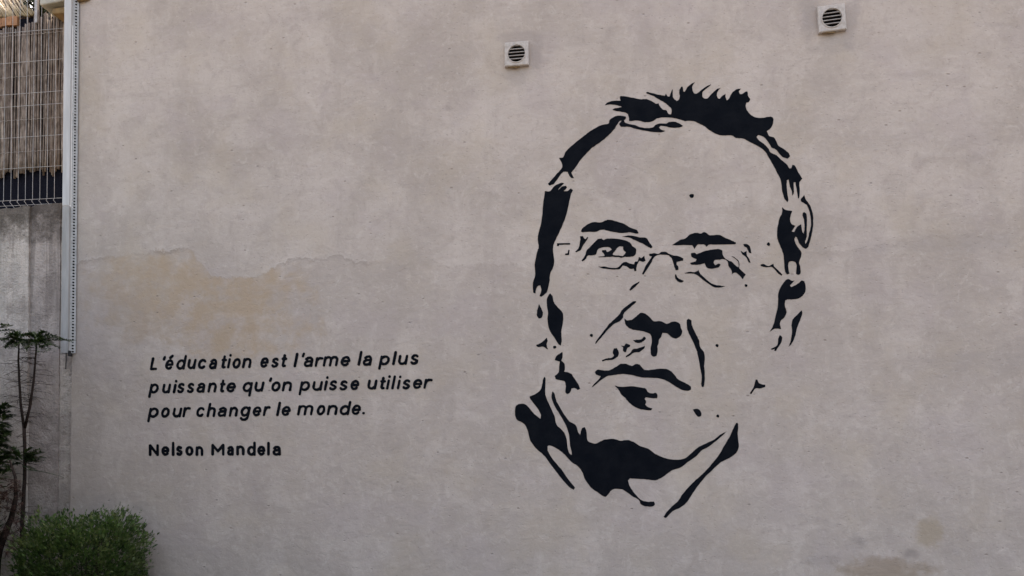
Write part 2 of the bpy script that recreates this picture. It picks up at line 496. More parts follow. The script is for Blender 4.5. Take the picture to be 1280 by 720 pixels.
side.shape(P('A', 70,540, 120,525, 165,515, 175,480, 220,450, 270,435, 335,445, 340,465, 320,485, 330,505, 370,520, 430,530, 470,548,
    540,560, 610,552, 640,525, 690,515, 740,515, 770,500, 830,498, 870,512, 912,540, 880,555, 800,558, 740,545, 690,540, 668,552,
    690,575, 735,590, 700,603, 600,600, 550,590, 480,580, 420,565, 370,548, 290,548, 270,520, 298,488, 280,488, 255,520, 240,545,
    225,570, 180,620, 100,690),
    P('C', 480,330, 435,375, 395,420, 350,485, 325,515, 343,555, 325,555, 305,530, 298,510, 265,510, 235,545, 195,600, 160,612,
    148,600, 175,570, 220,520, 255,480, 255,450, 232,405, 262,400, 285,355, 320,320, 380,270, 425,235, 450,215))
side.shape(P('D', 95,85, 125,85, 150,55, 190,38, 203,42, 175,70, 170,80, 195,58, 215,55, 218,68, 200,85, 222,85, 240,70, 253,80,
    240,110, 225,180, 205,250, 175,320, 150,370, 140,410, 148,480, 140,520, 125,550, 120,600, 105,655, 75,680, 65,675, 75,640,
    68,615, 55,620, 45,640, 42,662, 30,655, 28,600, 40,560, 38,500, 50,430, 60,400, 55,340, 75,260, 85,160))
side.shape(P('E', 215,75, 228,90, 235,125, 260,155, 285,185, 288,230, 278,290, 280,340, 275,370, 262,362, 235,320, 210,280,
    200,230, 202,180, 195,130, 200,95))
side.shape(P('E', 152,135, 165,160, 175,190, 165,213, 150,217, 140,200, 142,170))
side.build('side_hair', portrait)
ear = Paint()
ear.shape(P('H', 228,522, 245,538, 290,545, 276,590, 284,622, 308,635, 286,668, 300,672, 318,642, 342,625, 350,670, 358,682,
    363,650, 360,600, 350,565, 360,552, 374,562, 378,600, 376,660), P('I', 376,28, 366,60, 369,72, 380,52, 390,10),
    P('H', 400,640, 400,590, 392,545, 375,510, 345,490, 340,475, 362,450, 370,475, 395,510, 412,560, 416,620, 408,680),
    P('I', 400,40, 385,90, 370,102, 352,92, 330,65, 318,35, 308,28, 302,45, 315,80, 345,125, 340,155, 330,180, 338,215, 338,250,
    325,258, 312,250, 315,200, 305,180, 285,175, 268,182, 265,210, 272,250, 258,256, 245,235, 240,180, 235,130, 215,80, 200,40,
    198,0), P('H', 200,650, 212,590, 228,560))
ear.shape(P('I', 255,285, 270,283, 285,292, 303,292, 275,322, 285,330, 320,312, 345,292, 362,295, 370,330, 365,365, 330,398,
    290,405, 262,405, 248,410, 245,440, 255,480, 240,515, 222,530, 215,545, 222,582, 200,580, 180,582, 152,602, 175,560, 190,500,
    203,440, 205,370, 220,330))
ear.shape(P('I', 345,470, 350,485, 340,520, 320,570, 308,620, 290,665, 268,690, 280,650, 288,600, 285,560, 292,525, 315,500))
ear.shape(P('I', 215,618, 228,630, 225,660, 210,685, 190,715, 180,712, 185,700, 165,708, 163,700, 200,678, 205,640))
ear.build('ear', portrait)
b1 = Paint()
b1.shape(P('F', 235,190, 250,165, 290,135, 340,115, 400,118, 440,100, 470,96, 530,110, 590,130, 640,160, 695,180, 708,205,
    690,212, 640,200, 570,205, 510,198, 450,185, 405,178, 360,195, 300,195, 245,198))
b1.build('eyebrow', portrait)
b2 = Paint()
b2.shape(P('G', 240,280, 300,240, 340,228, 380,195, 430,187, 455,192, 485,180, 525,205, 590,200, 640,225, 700,250, 720,262,
    715,272, 600,275, 520,275, 498,290, 480,275, 430,278, 408,308, 390,280))
b2.build('eyebrow', portrait)
e1 = Paint()
e1.shape(P('F', 240,432, 270,390, 285,345, 330,300, 375,255, 405,250, 420,262, 450,250, 530,252, 600,265, 640,285, 660,315,
    685,330, 688,360, 675,390, 640,400, 600,400, 570,408, 540,402, 480,400, 385,404, 380,398, 430,393, 425,375, 410,360, 412,345,
    440,345, 450,358, 468,355, 488,340, 470,322, 430,320, 385,332, 370,350, 360,380, 330,388, 295,390, 275,420, 250,438),
    holes=[P('F', 545,318, 580,315, 585,345, 605,360, 580,392, 560,390, 500,385, 495,378, 520,345)])
e1.shape(P('F', 375,480, 430,480, 500,490, 540,485, 570,455, 600,440, 640,455, 670,460, 680,440, 700,435, 710,400, 730,410,
    755,390, 765,430, 745,440, 715,432, 700,455, 692,480, 690,515, 675,518, 668,495, 640,500, 610,478, 580,470, 555,498, 500,503,
    420,495))
e1.shape(P('F', 570,235, 640,225, 720,240, 770,245, 795,280, 825,320, 810,330, 780,315, 740,290, 690,270, 640,245, 600,238))
e1.build('eye', portrait)
e2 = Paint()
e2.shape(P('G', 382,340, 410,335, 425,345, 480,325, 540,312, 590,308, 615,318, 620,350, 635,375, 665,395, 690,405, 720,435,
    738,445, 738,410, 715,380, 682,362, 700,365, 735,390, 745,420, 745,452, 792,498, 770,535, 745,505, 715,485, 690,495, 685,465,
    665,440, 655,400, 630,385, 590,388, 560,392, 552,410, 565,430, 590,415, 605,425, 590,445, 540,455, 500,448, 485,415, 440,425,
    385,425, 375,412, 415,400, 425,385, 400,375, 385,365))
e2.shape(P('G', 330,490, 370,478, 410,480, 440,465, 450,490, 480,520, 540,568, 600,582, 640,588, 600,597, 555,595, 520,572,
    480,545, 430,505, 395,492, 345,492))
e2.build('eye', portrait)
gl = Paint()
gl.shape(P('F', 228,230, 255,230, 262,250, 275,255, 290,238, 298,242, 280,270, 255,305, 235,345, 200,362, 190,358, 215,330,
    225,300, 232,260))
gl.shape(P('F', 40,288, 150,288, 150,300, 60,302, 55,312, 40,312))
gl.shape(P('F', 135,340, 145,345, 140,385, 108,385, 105,375, 128,370))
gl.shape(P('G', 68,345, 110,338, 135,345, 160,330, 195,330, 235,352, 285,360, 325,378, 322,395, 275,405, 275,425, 288,440,
    288,465, 268,468, 258,440, 245,400, 235,375, 210,355, 170,350, 130,355, 105,370, 85,410, 50,465, 25,500, 15,495, 45,430,
    75,385, 90,362, 70,360))
gl.shape(P('G', 775,270, 800,270, 825,290, 835,340, 818,335, 800,300, 778,285))
gl.shape(P('G', 755,320, 775,335, 800,320, 800,350, 820,385, 830,410, 815,410, 795,370, 765,345))
gl.shape(P('I', 98,195, 120,192, 145,205, 175,190, 180,205, 205,230, 230,255, 225,263, 200,245, 170,212, 140,212, 120,210,
    100,203))
gl.shape(P('G', 270,495, 280,520, 305,535, 328,545, 318,557, 290,555, 265,530, 262,500))
gl.build('glasses', portrait)
ns = Paint()
ns.shape(P('F', 715,600, 715,608, 670,655, 640,678, 632,672, 655,635))
ns.shape(P('J', 470,118, 468,128, 420,170, 370,215, 355,240, 350,270, 320,300, 270,325, 215,375, 170,430, 105,505, 102,490,
    140,435, 200,360, 230,320, 285,270, 320,235, 345,195, 400,150, 450,118))
ns.shape(P('J', 365,272, 385,290, 430,285, 470,255, 505,225, 545,228, 590,260, 625,298, 690,298, 745,322, 790,305, 830,303,
    865,325, 872,360, 885,385, 870,430, 825,457, 785,440, 750,410, 705,403, 695,440, 675,465, 672,500, 662,520, 662,580, 650,612,
    625,618, 603,600, 600,540, 610,480, 598,420, 560,400, 510,385, 450,378, 400,355, 370,320))
ns.shape(P('J', 440,470, 470,465, 515,462, 540,435, 557,450, 545,470, 510,492, 470,492))
ns.shape(P('J', 330,520, 360,520, 378,500, 415,512, 412,530, 390,540, 382,575, 365,578, 350,560, 352,535))
ns.shape(P('J', 268,545, 295,540, 315,585, 300,620, 260,645, 210,650, 165,660, 162,648, 210,632, 255,625, 270,605, 258,580))
ns.shape(P('J', 548,520, 545,540, 500,575, 450,582, 400,615, 375,625, 378,612, 420,580, 440,550, 480,545))
ns.shape(P('J', 940,275, 965,290, 970,330, 1000,400, 1035,470, 1045,530, 1080,580), P('K', 1088,130, 1082,200, 1088,280,
    1080,380, 1065,390, 1055,370, 1060,290, 1045,220, 1035,150, 1020,80), P('J', 1005,540, 975,470, 935,390, 925,330, 925,290))
ns.build('nose', portrait)
mo = Paint()
mo.shape(P('K', 105,240, 130,230, 180,238, 230,235, 280,210, 330,180, 380,178, 430,198, 465,180, 500,185, 545,232, 620,230,
    690,222, 750,228, 800,260, 850,320, 920,355, 962,385, 962,410, 935,422, 880,412, 820,380, 760,340, 690,312, 600,305, 500,298,
    430,280, 350,270, 270,280, 210,290, 160,320, 100,370, 68,392, 90,360, 135,315, 150,290, 110,275, 100,255))
mo.shape(P('K', 275,375, 330,385, 440,380, 500,390, 555,400, 575,430, 610,445, 645,440, 662,460, 655,488, 610,488, 555,480,
    545,495, 560,520, 550,545, 570,565, 615,580, 605,597, 560,595, 500,585, 440,555, 400,520, 370,485, 335,455, 310,410))
mo.build('mouth', portrait)
jw = Paint()
jw.shape(P('E', 283,405, 285,430, 278,455, 295,470, 298,500, 293,515, 330,525, 355,560, 375,590, 383,612, 370,620, 355,608,
    335,610, 325,635, 308,642, 300,630, 302,590, 295,570, 265,562, 245,558, 240,540, 262,520, 265,480, 270,460, 240,450, 252,425))
jw.build('jaw', portrait)
co = Paint()
co.shape(P('Mm', 205,50, 212,60, 210,150, 235,210, 260,265, 275,320, 310,355, 330,400, 335,445, 345,480, 358,490, 358,475,
    348,430, 342,370, 320,310, 290,260, 260,210, 245,165, 250,130, 260,140, 275,190, 310,250, 345,300, 380,320, 395,360, 405,375,
    415,340, 432,332, 440,350, 445,400),
    P('Nn', 200,178, 250,190, 280,175, 310,163, 370,158, 420,172, 465,165, 510,180, 560,210, 610,225, 660,262, 730,292, 790,303,
    840,300),
    P('O', 180,298, 210,272, 250,238, 300,212, 350,188, 385,160, 422,140, 410,155, 370,190, 320,228, 270,258, 240,290, 190,325,
    150,355, 95,375, 40,415),
    P('Nn', 660,445, 600,440, 540,435, 485,433, 472,448, 485,490, 520,540, 560,580, 600,592, 650,592, 657,610, 645,625, 590,625,
    560,610, 545,580, 500,555, 460,525, 430,508, 375,505, 350,520, 320,558, 305,558, 270,535, 215,495, 175,440, 150,380, 120,345,
    75,315, 40,275),
    P('Mm', 300,470, 270,450, 235,435, 222,440, 225,465, 250,510, 300,570, 350,640, 377,672, 370,685, 345,670, 300,620, 235,535,
    210,500, 190,480, 155,450, 125,405, 110,350, 90,315, 50,290, 40,265, 42,220, 60,203, 95,203, 120,225, 150,260, 183,285,
    185,265, 165,225, 125,175, 122,160, 150,148, 185,120, 198,60))
co.shape(P('O', 490,88, 494,110, 490,160, 497,235, 480,270, 440,300, 390,325, 340,370, 290,420, 250,470, 215,520, 180,570,
    140,600, 100,620, 60,660, 45,655, 60,630, 95,590, 130,560, 160,515, 200,470, 240,430, 290,385, 330,340, 375,285, 410,225,
    440,175, 465,120, 480,92))
co.build('collar', portrait)

# -- lettering: hand painted strokes
def arc(cx, cy, rx, ry, a0, a1, n=12):
    return [(cx+rx*math.cos(math.radians(a0+(a1-a0)*i/n)), cy+ry*math.sin(math.radians(a0+(a1-a0)*i/n))) for i in range(n+1)]
O_ = arc(.5, .5, .5, .5, 0, 342, 16)+[(1, .5)]
GL = {
    'L': [[(0.05, 1.27), (.05, 0), (1, 0)]],
    'N': [[(0, 0), (0, 1.2), (1, 0), (1, 1.2)]],
    'M': [[(0, 0), (0, 1.2), (.5, .45), (1, 1.2), (1, 0)]],
    'a': [[(.06, .84)]+arc(.52, .66, .46, .34, 140, 0, 9)+[(1, 0)],
          [(1, .56), (.45, .56)]+arc(.4, .28, .4, .28, 90, 270, 9)+[(.75, .04), (1, .22)]],
    'c': [arc(.52, .5, .52, .5, 42, 318, 14)],
    'd': [O_, [(1, 1.4), (1, 0)]],
    'e': [[(.03, .5), (.97, .5)]+arc(.5, .5, .48, .5, 12, 318, 15)],
    'g': [O_, [(1, .98), (1, -.1)]+arc(.5, -.1, .5, .3, 0, -150, 9)],
    'h': [[(0, 1.42), (0, 0)], [(0, .55)]+arc(.5, .58, .5, .42, 170, 0, 9)+[(1, 0)]],
    'i': [[(.5, .98), (.5, 0)], [(.5, 1.34), (.5, 1.38)]],
    'l': [[(.5, 1.42), (.5, 0)]],
    'm': [[(0, .98), (0, 0)], [(0, .6)]+arc(.25, .66, .25, .34, 165, 0, 8)+[(.5, 0)], [(.5, .6)]+arc(.75, .66, .25, .34, 165, 0, 8)+[(1, 0)]],
    'n': [[(0, .98), (0, 0)], [(0, .55)]+arc(.5, .58, .5, .42, 170, 0, 9)+[(1, 0)]],
    'o': [O_],
    'p': [O_, [(0, .98), (0, -.42)]],
    'q': [O_, [(1, .98), (1, -.42)]],
    'r': [[(0, .98), (0, 0)], [(0, .5)]+arc(.62, .5, .62, .48, 165, 85, 7)+[(1, .95)]],
    's': [arc(.5, .75, .42, .25, 30, 200, 8)+[(.4, .53), (.62, .47)]+arc(.5, .25, .46, .25, 20, -155, 8)],
    't': [[(.4, 1.3), (.4, .22)]+arc(.72, .22, .32, .2, 180, 280, 5)+[(1, .04)], [(0, .95), (1, .95)]],
    'u': [[(0, .98), (0, .4)]+arc(.5, .42, .5, .42, 180, 340, 9)+[(1, .45)], [(1, .98), (1, 0)]],
    "'": [[(.55, 1.36), (.42, 1.14)]],
    '.': [[(.45, .04), (.55, .04)]],
    '^': [[(.42, 1.24), (.75, 1.44)]],
}
def ribbon(pts, w, rng):
    """quads and end caps of a round-ended brush stroke"""
    c = [Vector(pts[0])]
    for p in pts[1:]:
        if (Vector(p)-c[-1]).length > .25: c.append(Vector(p))
    if len(c) < 2: c.append(c[0]+Vector((.05, .05)))
    Lft, Rgt = [], []
    for i, p in enumerate(c):
        a = (c[i]-c[i-1]).normalized() if i else (c[1]-c[0]).normalized()
        b = (c[i+1]-c[i]).normalized() if i < len(c)-1 else a
        t = a+b
        t = t.normalized() if t.length > .2 else a
        n = Vector((-t.y, t.x)); k = min(1.25, 1/max(.5, n.dot(Vector((-a.y, a.x)))))
        ww = w*(1+rng.uniform(-.12, .12))*k
        Lft.append(p+n*ww); Rgt.append(p-n*ww)
    def cap(p, d):
        n = Vector((-d.y, d.x)); return [p+(n*math.cos(t)+d*math.sin(t))*w for t in (PI*.22, PI*.5, PI*.78)]
    d1 = (c[-1]-c[-2]).normalized(); d0 = (c[0]-c[1]).normalized()
    polys = [[Lft[i], Lft[i+1], Rgt[i+1], Rgt[i]] for i in range(len(c)-1)]
    polys.append([Lft[-1]]+cap(c[-1], d1)+[Rgt[-1]]); polys.append([Rgt[0]]+cap(c[0], d0)+[Lft[0]])
    return [[(q.x, q.y) for q in p] for p in polys]

def write(line, base, xh, stroke, shear, label):
    rng = random.Random(line[0][0]+str(len(line)))
    pt = Paint()
    (bx0, by0), (bx1, by1) = base
    for ch, x0, x1 in line:
        hw = stroke/2
        strokes = list(GL['e']+GL['^'] if ch == 'é' else GL[ch])
        a, b = x0+hw*.9, x1-hw*.9
        if ch in "il'.": c_ = (x0+x1)/2; a, b = c_-2.2, c_+2.2
        dy = rng.uniform(-.25, .25); hs = xh*(1+rng.uniform(-.03, .03))
        for st in strokes:
            q = []
            for u, v in st:
                x = a+(b-a)*u; vv = v*(hs-stroke)/hs if 0 <= v <= 1 else v-(stroke/hs)*(1 if v > 1 else 0)
                yb = by0+(by1-by0)*(x-bx0)/(bx1-bx0)
                y = yb-hw-vv*hs+dy
                q.append((x+shear*((vv-.45)*hs), y))
            run = [q[0]]
            for i in range(1, len(q)):
                run.append(q[i])
                if i < len(q)-1:
                    u = Vector(q[i])-Vector(q[i-1]); v_ = Vector(q[i+1])-Vector(q[i])
                    if u.length > .1 and v_.length > .1 and u.angle(v_) > 1.0:
                        for poly in ribbon(run, hw, rng): pt.add(poly)
                        run = [q[i]]
            for poly in ribbon(run, hw, rng): pt.add(poly)
    return pt.build('lettering', wall, label)
z1 = lambda X: 180+X/7.11
z2 = lambda X: 350+X/6.4
def row(*it):
    out = []
    for s, ch, a, b in it:
        f = z1 if s == 1 else z2
        out.append((ch, f(a), f(b)))
    return out
write(row((1,'L',58,125),(1,"'",162,182),(1,'é',190,265),(1,'d',290,370),(1,'u',390,463),(1,'c',483,557),(1,'a',583,652),
    (1,'t',685,735),(1,'i',745,770),(1,'o',790,862),(1,'n',880,957),(1,'e',1035,1110),(1,'s',1135,1200),(1,'t',1218,1270),
    (2,'l',113,140),(2,"'",170,188),(2,'a',195,267),(2,'r',285,345),(2,'m',350,467),(2,'e',487,565),(2,'l',622,655),
    (2,'a',667,737),(2,'p',800,880),(2,'l',898,932),(2,'u',948,1022),(2,'s',1045,1112)),
    ((187, 463.0), (525, 456.0)), 13.2, 3.4, .2, 'first line of the painted quotation in black italic letters')
write(row((1,'p',53,133),(1,'u',165,237),(1,'i',258,292),(1,'s',298,364),(1,'s',385,450),(1,'a',473,545),(1,'n',573,648),
    (1,'t',672,722),(1,'e',735,820),(1,'q',880,965),(1,'u',985,1067),(1,"'",1105,1128),(1,'o',1135,1215),(2,'n',22,97),
    (2,'p',163,242),(2,'u',262,340),(2,'i',355,382),(2,'s',395,460),(2,'s',478,545),(2,'e',565,637),(2,'u',703,776),
    (2,'t',798,845),(2,'i',850,882),(2,'l',893,922),(2,'i',937,967),(2,'s',982,1046),(2,'e',1065,1141),(2,'r',1155,1218)),
    ((186, 492.4), (535, 486.3)), 13.0, 3.4, .2, 'second line of the painted quotation in black italic letters')
write(row((1,'p',45,132),(1,'o',155,230),(1,'u',258,337),(1,'r',350,413),(1,'c',468,542),(1,'h',565,640),(1,'a',660,737),
    (1,'n',762,837),(1,'g',862,945),(1,'e',968,1047),(1,'r',1065,1123),(1,'l',1175,1215),(2,'e',15,87),(2,'m',145,267),
    (2,'o',297,364),(2,'n',382,462),(2,'d',480,560),(2,'e',575,650),(2,'.',665,687)),
    ((186, 522.6), (457, 518.6)), 13.2, 3.4, .2, 'third line of the painted quotation ending in a full stop')
write(row((1,'N',44,133),(1,'e',155,228),(1,'l',250,270),(1,'s',285,345),(1,'o',370,440),(1,'n',460,528),(1,'M',600,717),
    (1,'a',740,800),(1,'n',822,895),(1,'d',918,995),(1,'e',1008,1082),(1,'l',1097,1118),(1,'a',1145,1218)),
    ((186, 570.2), (352, 569.6)), 12.8, 3.6, 0, 'upright bold black name painted under the quotation')

# ------------------------------------------------------------------ vents
def make_vent(px, py, size, rot, label):
    c = at(px, py, 0)
    t = empty('vent_grille', (0, 0, 0), label, 'vent', 'round louvred air vents high on the wall')
    h = size/2; r = h*.70; D = .022; nseg = 40
    mb = MB()
    def ring(rad, y): 
        n = len(mb.v)
        for k in range(nseg): mb.v.append((rad*math.cos(2*PI*k/nseg), y, rad*math.sin(2*PI*k/nseg)))
        return n
    def sq(hh, y):
        n = len(mb.v)
        for k in range(nseg):
            a = 2*PI*k/nseg; cx, cz = math.cos(a), math.sin(a); m = hh/max(abs(cx), abs(cz))
            mb.v.append((cx*m, y, cz*m))
        return n
    def join(a, b):
        for k in range(nseg): q = (k+1) % nseg; mb.f.append((a+k, a+q, b+q, b+k))
    s0 = sq(h, .012); s1 = sq(h, -D*.75); s2 = sq(h-.006, -D); s3 = ring(r*1.13, -D); s4 = ring(r*1.1, -D-.005)
    s5 = ring(r*1.02, -D-.005); s6 = ring(r, -D+.001); s7 = ring(r, .012)
    for a, b in ((s0, s1), (s1, s2), (s2, s3), (s3, s4), (s4, s5), (s5, s6), (s6, s7)): join(b, a)
    mb.build('frame', M['vent'], t)
    d = MB(); n = nseg
    for k in range(n): d.v.append((r*1.0*math.cos(2*PI*k/n), -.0075, r*math.sin(2*PI*k/n)))
    d.f.append(tuple(range(n))); d.build('duct_shade', M['dark'], t)  # black disc painted in place of the vent's shaded depth
    for k in range(5):
        z = (k-1.55)*r*.385 if False else (-2+k)*r*.385+r*.19
        if k == 4: z = r*.96
        hw = math.sqrt(max(0, r*r-z*z))
        if k == 4: hw = r*.32
        if hw < .01: continue
        th = .0026; b = MB(); 
        y0, y1 = -D+.0, -.009
        b.v += [(-hw, y0, z-th-.001), (hw, y0, z-th-.001), (hw, y0, z+th-.001), (-hw, y0, z+th-.001),
                (-hw, y1, z-th+.001), (hw, y1, z-th+.001), (hw, y1, z+th+.001), (-hw, y1, z+th+.001)]
        b.f += [(0, 1, 2, 3), (4, 7, 6, 5), (0, 4, 5, 1), (1, 5, 6, 2), (2, 6, 7, 3), (3, 7, 4, 0)]
        b.build('slat', M['blade'], t)
    sl = MB()
    q = [(-h*.75, -.004, -h-.002), (-h*.3, -.012, -h-.006), (0, -.008, -h-.009), (h*.25, -.003, -h-.003)]
    sl.tube(q, [.002, .006, .007, .002], 6); sl.build('sealant', M['ochre'], t, True)
    t.location = (c.x, -.012, c.z); t.rotation_euler = (0, rot, 0)
    return t
make_vent(646.3, 69.5, .193, math.radians(-.6), 'small square vent with round louvred opening, higher than the hair of the portrait')
make_vent(1038.5, 25.2, .2, math.radians(-3.6), 'tilted square vent with round louvred opening near the top right of the wall')

# ------------------------------------------------------------------ metal channel on the corner
px_bot = 441
tk = empty('cable_channel', (at(86, px_bot).x, -.03, at(86, px_bot).z),
           'tall pale blue grey metal channel with a perforated edge fixed to the wall corner', 'cable channel')
ztop = at(86, -60, -.05).z; zbot = at(86, px_bot, -.05).z
xa, xb, xc = at(79.0, 200, -.05).x, at(87.6, 200, -.05).x, at(94.8, 200, -.03).x
zj = at(84, 257, -.05).z
for za_, zb_, mt, dy in ((zj+.001, ztop, 'metal', 0), (zbot, zj-.001, 'metal_dull', .0015)):
    mb = MB()
    mb.box(xa, xb, -.055+dy, -.0535+dy, za_, zb_); mb.box(xa, xa+.0018, -.0533+dy, .03, za_, zb_); mb.box(xb-.002, xb, -.0533+dy, -.034, za_, zb_)
    mb.build('cover', M[mt], tk)
# perforated flange, slanting back to the wall
fl = MB(); pitch = .0262; nrow = int((ztop-zbot)/pitch)
W_ = xc-xb
def fp(u, v, back=0): return (xb+.0005+u*W_, -.034+u*.024+back, zbot+v)
for k in range(nrow):
    v0 = k*pitch; n = len(fl.v); cx, cy = .52, v0+pitch/2
    ring_o = [(0, v0), (.5, v0), (1, v0), (1, v0+pitch/2), (1, v0+pitch), (.5, v0+pitch), (0, v0+pitch), (0, v0+pitch/2)]
    rr_u, rr_v = .2, .0078
    if k % 7 == 3: rr_v = .0045
    ring_i = [(cx+rr_u*math.cos(a), cy+rr_v*math.sin(a)) for a in [math.radians(-135+45*i) for i in range(8)]]
    for u, v in ring_o+ring_i: fl.v.append(fp(u, v))
    for i in range(8): j = (i+1) % 8; fl.f.append((n+i, n+j, n+8+j, n+8+i))
fl.build('perforated_flange', M['flange'], tk)
MB().box(xb+.001, xc-.004, -.0085, -.0075, zbot, ztop).build('hole_shade', M['dark'], tk)  # black strip stands in for the shade behind the perforations
x_ = at(82.5, 445, -.03).x
cb = MB().tube([(x_, -.03, zbot+.05), (x_+.002, -.03, zbot-.05), (x_-.003, -.028, at(82, 462).z)], .0042, 6)
tag(cb.build('loose_cable', M['cable'], tk))
cc = MB().box(xb-.004, xb+.012, -.05, -.012, zbot-.028, zbot+.02); cc.build('end_clip', M['cable'], tk, bevel=.002)

# ------------------------------------------------------------------ low retaining wall at the left
YW = .06
rw = empty('retaining_wall', (XL-1.5, YW, 0), 'stained grey concrete retaining wall under the wire fence and canes', 'wall')
zl = at(38, 259, YW).z
xs = at(38, 350, YW).x; xe = at(75, 350, YW).x
def rough_wall(name, x0, x1, yf, z1, parent, seed, mt='concrete'):
    o = MB(); nx, nz = max(2, int((x1-x0)/.06)), 60
    for j in range(nz+1):
        for i in range(nx+1):
            x = x0+(x1-x0)*i/nx; z = z1*j/nz
            y = yf+.006*noise.noise(Vector((x*3, seed, z*3)))
            if j == nz: z += .03*noise.noise(Vector((x*7, seed, 1))); y += .012
            o.v.append((x, y, z))
    for j in range(nz):
        for i in range(nx):
            a = j*(nx+1)+i; o.f.append((a, a+1, a+nx+2, a+nx+1))
    # top and back
    n0 = nz*(nx+1); b = len(o.v)
    for i in range(nx+1): o.v.append((x0+(x1-x0)*i/nx, yf+.24, z1-.01))
    for i in range(nx+1): o.v.append((x0+(x1-x0)*i/nx, yf+.24, 0))
    for i in range(nx):
        o.f.append((n0+i, n0+i+1, b+i+1, b+i)); o.f.append((b+i, b+i+1, b+nx+2+i, b+nx+1+i))
    for e in (0, nx):
        o.f.append(tuple([j*(nx+1)+e for j in range(nz+1)]+[b+e, b+nx+1+e]))
    return o.build(name, M[mt], parent)
rough_wall('wall_panel', XL-6, xs, YW-.022, zl, rw, 1)
rough_wall('pilaster', xs-.01, xe, YW, zl+.02, rw, 2, 'concrete_dull')
MB().box(xe+.003, XL+.02, YW+.006, YW+.2, 0.002, zl-.02).build('mortar_joint', M['concrete'], rw)

# ------------------------------------------------------------------ wire fence
YF = YW+.075
fe = empty('wire_fence', (at(40, 255, YF).x, YF, zl), 'galvanised welded wire fence standing on top of the stained concrete wall', 'fence')
tpl = MB().tube([(0, 0, 0), (0, 0, 1)], .0022, 5).mesh('wire')
tpl.materials.append(M['wire'])
def wire(p, q):
    p, q = Vector(p), Vector(q); d = q-p
    o = bpy.data.objects.new('wire', tpl); COL.objects.link(o)
    o.parent = fe; o.matrix_parent_inverse = Matrix.Translation(fe.location).inverted()
    o.location = p; o.rotation_euler = d.to_track_quat('Z', 'Y').to_euler(); o.scale = (1, 1, d.length)
z_top = at(40, -30, YF).z
xR_f = at(76.5, 240, YF).x
nv = 0
zA, zB = at(40, 249.5, YF).z, at(40, 256.5, YF).z
for i in range(-9, 10):
    x = at(4.6+9.05*i, 235, YF).x
    if x > xR_f: continue
    wire((x, YF, zA-.0), (x, YF, z_top))
    zM = (zA+zB)/2
    wire((x, YF, zA), (x+.02, YF-.035, zM)); wire((x+.02, YF-.035, zM), (x+.045, YF-.01, zB-.02))
xLf = at(-90, 240, YF).x
for py in (39, 77, 116.5, 132, 171, 209.5, 249.5):
    z = at(40, py, YF).z
    wire((xLf, YF-.005, z), (xR_f+.01, YF-.005, z))
wire((xLf, YF-.035, zM), (xR_f+.01, YF-.035, zM)) if False else None
wire((xLf, YF-.012, zB), (xR_f+.01, YF-.012, zB))
po = at(46.5, 10, YF+.03)
MB().box(po.x-.014, po.x+.014, YF+.012, YF+.04, at(46, 27, YF).z, z_top+.3).build('post', M['wire'], fe, bevel=.003)

# ------------------------------------------------------------------ reed screen
YR = YF+.035
rs = empty('cane_screen', (at(40, 220, YR).x, YR, at(40, 222, YR).z), 'weathered grey brown cane screen tied behind the wire fence', 'cane screen')
rng = random.Random(11)
zr0, zr1 = at(40, 217, YR).z, at(40, 28, YR).z
x = at(-70, 200, YR).x; xend = at(79.5, 200, YR).x
k = 0
while x < xend:
    r = rng.uniform(.0065, .0115); x += r*rng.uniform(.55, 1.15)
    lean = rng.uniform(-.012, .012)
    zb = zr0+rng.uniform(-.035, .05); ztp = zr1+rng.uniform(-.06, .07)
    if x > at(34, 20, YR).x: ztp += .05
    else: ztp = at(40, 31, YR).z+rng.uniform(-.025, .012)
    yj = YR+rng.uniform(-.008, .012)
    pts = []; rad = []; nn = 9
    for i in range(nn+1):
        t = i/nn
        pts.append((x+lean*(t-.5)+.004*math.sin(t*9+k), yj, zb+(ztp-zb)*t)); rad.append(r*(1.12 if i % 3 == 1 else 1)*(1-.2*t))
    MB().tube(pts, rad, 6).build('cane', M['cane'], rs, True)
    k += 1; x += r
    if rng.random() < .2: x += .009
for py in (96, 150, 190, 44):
    z = at(40, py, YR).z
    pts = []
    n = 60
    for i in range(n+1):
        xx = at(-70, 200, YR).x+(xend-at(-70, 200, YR).x)*i/n
        pts.append((xx, YR-.016-.003*(i % 2), z+.004*math.sin(i*2.1)))
    MB().tube(pts, .0018, 4).build('binding_wire', M['wire'], rs)
MB().box(at(-70, 200, YR).x, xend+.02, YR+.03, YR+.034, at(40, 258, YR).z, at(40, 20, YR).z).build('shade_net', M['net'], rs)

# ------------------------------------------------------------------ reed canopy with its beam
YC = YR+.10
cn = empty('cane_canopy', (at(10, 20, YC).x, YC, at(10, 20, YC).z), 'sunlit pale cane canopy sloping over an orange timber beam at top left', 'canopy')
rng = random.Random(5)
for i in range(34):
    ex = -34+i*2.35+rng.uniform(-.8, .8); ey = 21.5-max(0, ex-22)*.08+rng.uniform(-1.5, .8)
    p1 = at(ex, ey, YC-.09+rng.uniform(-.012, .012))
    if rng.random() < .12: continue
    d = Vector((-.62, .42+rng.uniform(-.03, .03), .62+rng.uniform(-.04, .04)))
    L = rng.uniform(.9, 1.15)
    r = rng.uniform(.0065, .0105)
    pts = [p1+d*L*t+Vector((0, 0, .008*math.sin(t*7+i))) for t in (0, .25, .5, .75, 1)]
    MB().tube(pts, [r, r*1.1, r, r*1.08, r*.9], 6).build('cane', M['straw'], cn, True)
for i in range(30):
    p1 = at(-30+i*2.6, 24, YC+.02)
    d = Vector((-.62, .42, .60)); r = rng.uniform(.009, .013)
    MB().tube([p1, p1+d*.5, p1+d*1.05], [r, r, r*.9], 5).build('cane', M['cane'], cn, True)
